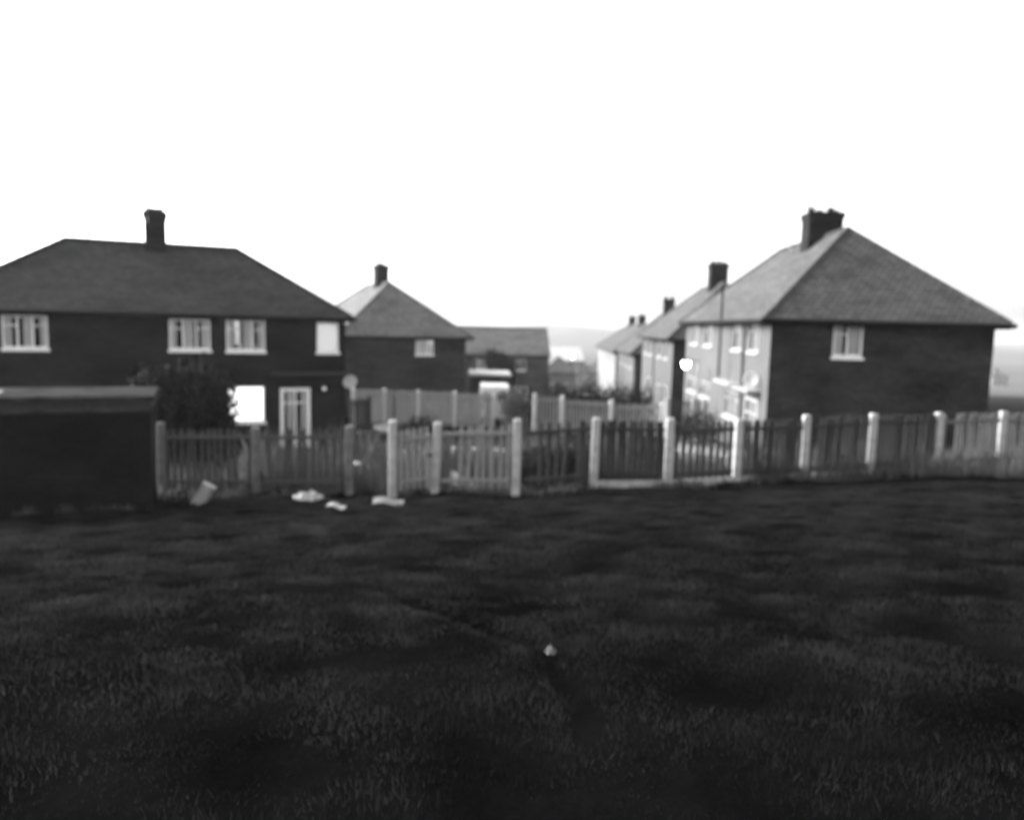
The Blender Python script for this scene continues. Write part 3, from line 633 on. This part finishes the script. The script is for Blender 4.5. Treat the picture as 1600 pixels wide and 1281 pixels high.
shrub('shrub', 'unclipped bush at the foot of the near right house by its side fence', 'shrub', (7.6, 31.0, Hf(7.6, 31)),
      [(0, 0, .8, .9, .8, .9), (-.8, .2, .6, .6, .6, .7)], .06, 2800, LEAFD, [((.2, 0, .9), .03), ((-.6, 0, .7), .03)], GS, 11)
hb = [(k*.5+.1*math.sin(k*2.3), .1*math.sin(k), 1.55+.12*math.sin(k*1.7), .5, .5, 1.0+.1*math.sin(k*2.9)) for k in range(12)]
shrub('hedge', 'long dark clipped hedge showing above the mid grey garden fence', 'hedge', (2.0, 43.0, Hf(5, 43)), hb, .08, 7000, LEAFD, [((k*.6, 0, 1.5), .03) for k in range(10)], seed=12)

# ------------------------------------------------------------------ garage and van beyond the fence
gr = thing('garage', 'low flat-roofed garage with an open dark front beside the second left house', 'garage', (-3.15, 57.2, Hf(-2, 57)), R_(3))
gh = -2.2-Hf(-2, 57)
wb = MB(); wall_face(wb, (0, 0, 0), (1, 0, 0), 2.9, -.6, gh, [(.25, -.59, 2.65, gh-.22)]); wall_face(wb, (2.9, 0, 0), (0, 1, 0), 5, -.6, gh, []); wall_face(wb, (2.9, 5, 0), (-1, 0, 0), 2.9, -.6, gh, []); wall_face(wb, (0, 5, 0), (0, -1, 0), 5, -.6, gh, [])
wb.build('wall', BRICK, gr); MB().box(-.15, 3.05, -.25, 5.1, gh+.003, gh+.16).build('roof_slab', CONC, gr)
vn = thing('parked_van', 'white van parked behind the pale board fence, only its top showing', 'van', (-1.05, 47.0, Hf(-1, 47)), R_(4))
vz = 2.3
o_ = [(0, .35), (4.3, .35), (4.35, .9), (4.15, 1.25), (3.45, 2.15), (3.1, vz), (.12, vz), (0, 2.1)]
body = MB(); M = Matrix.Rotation(math.pi/2, 4, 'Z') @ Matrix.Rotation(math.pi/2, 4, 'X'); body.prism(o_, -.87, .87, M); bo = body.build('body', VANP, vn)
for sx_ in (-.43, .43):
    dr = MB().box(sx_-.41, sx_+.41, -.02, -.003, .5, 2.1).build('rear_door', VANP, vn)
    MB().box(sx_-.3, sx_+.3, -.026, -.022, 1.35, 1.9).build('pane', BLACK, dr)
for sx_ in (-.8, .8): MB().box(sx_-.05, sx_+.05, -.03, -.004, .9, 1.25).build('tail_lamp', POT, vn)
for sx_ in (-.8, .8):
    for yy in (.75, 3.5): MB().tube((sx_-.1, yy, .33), (sx_+.1, yy, .33), .33, n=16).build('wheel', RUBBER, vn)

# ------------------------------------------------------------------ street lamps (lit)
def street_lamp(loc, top, label, rz, m_lamp, r=.16):
    root = thing('street_lamp', label, 'street lamp', loc, rz, 'lit street lamps'); h = top-loc[2]
    MB().tube((0, 0, -.3), (0, 0, 1.0), .085, .08, 10).tube((0, 0, 1.0), (0, 0, h+.1), .055, .04, 10).build('post', CONCD, root)
    MB().tube((0, 0, h+.1), (-.55, 0, h+.2), .03, .025, 8).build('arm', BLACK, root)
    Mq = Matrix.Translation((-.62, 0, h+.08)); l = MB().lathe([(.001, .12), (r, .10), (r*1.15, .03), (r*.9, .02)], 14, Mq).build('lamp_hood', BLACK, root, smooth=True)
    MB().lathe([(r*.95, .02), (r*.95, -.14), (r*.6, -.30), (.001, -.36)], 14, Mq).build('lamp_bowl', m_lamp, root, smooth=True)
street_lamp((9.16, 38.0, Hf(9, 38)), -.05, 'brightly lit street lamp standing before the nearest right house', 0, LAMP, .2)
street_lamp((7.96, 95.0, Hf(8, 95)), -2.0, 'small lit street lamp far off above the valley road', 0, LAMP, .17)

# ------------------------------------------------------------------ valley road
rd = [(9.5, 118), (10.6, 135), (12.2, 160), (13.6, 190), (14.6, 230)]
rv = []; 
for x, y in rd: rv += [(x-3.6, y, Hf(x, y)+.25), (x+3.2, y, Hf(x, y)+.25)]
mb = MB()
for k in range(len(rd)-1): mb.quad(rv[2*k], rv[2*k+1], rv[2*k+3], rv[2*k+2])
tag(mb.build('road', ROADM), 'pale road dropping into the valley between the rows', 'road', kind='structure')
tag(MB().quad(*[(x, y, Hf(x, y)+.05) for x, y in ((6.5, 22), (8.0, 22), (8.6, 44), (7.2, 44))]).build('path', CONCD), 'concrete garden path along the front of the right row', 'path', kind='structure')

# ------------------------------------------------------------------ litter and things lying about
def crumple(name, label, cat, loc, sx_, sy_, sz_, m_, seed, n=14, rz=0):
    rg = random.Random(seed); mb = MB(); P = {}
    for i in range(n+1):
        for j in range(n+1):
            u, v = i/n*2-1, j/n*2-1; r = 1+.25*rg.random()
            e_ = max(0, 1-u*u*.9)*max(0, 1-v*v*.9)
            P[i, j] = (u*sx_*r*(.8+.2*math.cos(3*v)), v*sy_*r, .01+sz_*(e_**.6)*rg.random()+.25*sz_*math.sin(4*u+2*v)**2*e_)
    for i in range(n):
        for j in range(n): mb.quad(P[i, j], P[i+1, j], P[i+1, j+1], P[i, j+1])
    o = mb.build(name, m_, None, loc, (0, 0, rz)); return tag(o, label, cat)
crumple('plastic_sheet', 'crumpled white plastic sheet lying under the palings left of the gate', 'litter', (-4.15, 15.5, Hf(-4.15, 15.5)+.02), .27, .22, .16, PLASTIC, 2)
def card(name, label, loc, sx_, sy_, rz, m_=PAPER, tilt=.05):
    mb = MB(); n = 6
    for i in range(n):
        a, b_ = (i/n-.5)*2*sx_, ((i+1)/n-.5)*2*sx_; za, zb_ = .03*math.sin(i*.9)+.02, .03*math.sin((i+1)*.9)+.02
        mb.quad((a, -sy_, za), (b_, -sy_, zb_), (b_, sy_, zb_+.02), (a, sy_, za+.02)); mb.quad((b_, -sy_, zb_-.006), (a, -sy_, za-.006), (a, sy_, za+.014), (b_, sy_, zb_+.014))
    return tag(mb.build(name, m_, None, loc, (tilt, .02, rz)), label, 'litter')
card('cardboard_sheet', 'flat pale cardboard sheet lying on the grass in front of the gate', (-2.24, 13.9, Hf(-2.24, 13.9)+.05), .28, .17, .1)
card('paper_scrap', 'small dull scrap of card on the grass left of the pale cardboard sheet', (-3.18, 13.8, Hf(-3.18, 13.8)+.04), .17, .08, -.1, CONCD)
card('paper_strip', 'small white strip lying below the leaning metal tube by the outhouse', (-6.12, 14.7, Hf(-6.12, 14.7)+.05), .13, .07, -.25)
crumple('paper_ball', 'small crumpled white paper alone in the near grass', 'litter', (.285, 4.72, Hf(.285, 4.72)+.05), .035, .03, .06, PAPER, 4, 8)
mb = MB(); Mq = Matrix.Translation((-6.40, 15.35, Hf(-6.4, 15.35)-.07)) @ Matrix.Rotation(.52, 4, 'Y') @ Matrix.Rotation(-.15, 4, 'X')
mb.lathe([(.001, 0), (.125, 0), (.13, .02), (.135, .5), (.145, .51), (.145, .53), (.125, .53), (.12, .02), (.001, .02)], 20)
bn = mb.build('metal_bin', GALV, None, smooth=True); bn.matrix_world = Mq; tag(bn, 'pale metal tube-like bin leaning over beside the outhouse at the fence foot', 'bin')
tag(MB().lathe([(.001, 0), (.36, 0), (.42, .10), (.45, .11), (.45, .13), (.40, .12), (.33, .03), (.001, .03)], 18).build('tub', PLASTIC, None, (-5.0, 30, Hf(-5, 30)+1.06), (.12, .12, 0), smooth=True), 'white plastic tub tipped on a garden bench below the pale board fence', 'tub')
bz = Hf(-5, 30)
bn2 = thing('garden_bench', 'dark plank bench carrying the white tub in the left garden', 'bench', (-5.0, 30.0, bz))
MB().box(-1.1, 1.1, -.35, .35, .95, 1.0).build('seat', WOODD, bn2)
for x in (-.9, .9): MB().box(x-.05, x+.05, -.3, .3, -.1, .947).build('leg', WOODD, bn2)
# pale sheet leaning on the palings, low white walls and boards seen through them
tag(MB().prism([(-.32, 0), (.42, 0), (-.30, .34)], -.02, .02, Matrix.Rotation(1.35, 4, 'X')).build('offcut_sheet', WHITE, None, (-1.05, 17.2, Hf(-1.05, 17.2)+.02)), 'triangular white board offcut standing behind the pale palings', 'board')
tag(MB().box(-.55, .55, -.1, .1, -.2, .55).build('block_wall', CONC, None, (-2.6, 22, Hf(-2.6, 22)+.1), (0, 0, .1)), 'short pale block wall seen through the bars of the gate', 'wall')
tag(MB().box(-.8, .8, -.1, .1, -.2, .6).build('block_wall', WHITE, None, (-.9, 21.5, Hf(-.9, 21.5)+.1), (0, 0, -.1)), 'white painted low wall seen through the palings right of the gate', 'wall')
st = thing('low_picket_fence', 'low white picket edging running downhill behind the dark palings', 'fence', (4.55, 22.2, Hf(4.55, 22.2)+.15))
bay(st, (0, 0), (1.6, -2.6), 0, .2, .62, .15, .09, CONCD, missing=0, lean=.0)
# debris in the left garden
card('white_board', 'pale plank lying in the weeds behind the left palings', (-3.6, 18.4, Hf(-3.6, 18.4)+.45), .3, .06, -.5, PLASTIC, .3)
tag(MB().box(-.2, .2, -.12, .12, 0, .25).build('wooden_crate', WOODL, None, (-6.3, 18.2, Hf(-6.3, 18.2)+.1), (0, 0, .3)), 'small pale box left among weeds behind the leftmost palings', 'box')

# ------------------------------------------------------------------ evening haze
HAZE = True
if HAZE:
    hm = bpy.data.materials.new('evening haze'); hm.use_nodes = True; t = hm.node_tree; t.nodes.clear()
    o_ = t.nodes.new('ShaderNodeOutputMaterial'); pv = t.nodes.new('ShaderNodeVolumePrincipled')
    pv.inputs['Color'].default_value = (.95, .95, .95, 1); pv.inputs['Density'].default_value = 0.00025; pv.inputs['Anisotropy'].default_value = 0.2
    t.links.new(pv.outputs[0], o_.inputs['Volume'])
    hz = MB().box(-2700, 2700, -420, 2700, -92, 34).build('haze', hm, uv=False); tag(hz, 'thin evening haze over the valley', 'haze', kind='stuff')
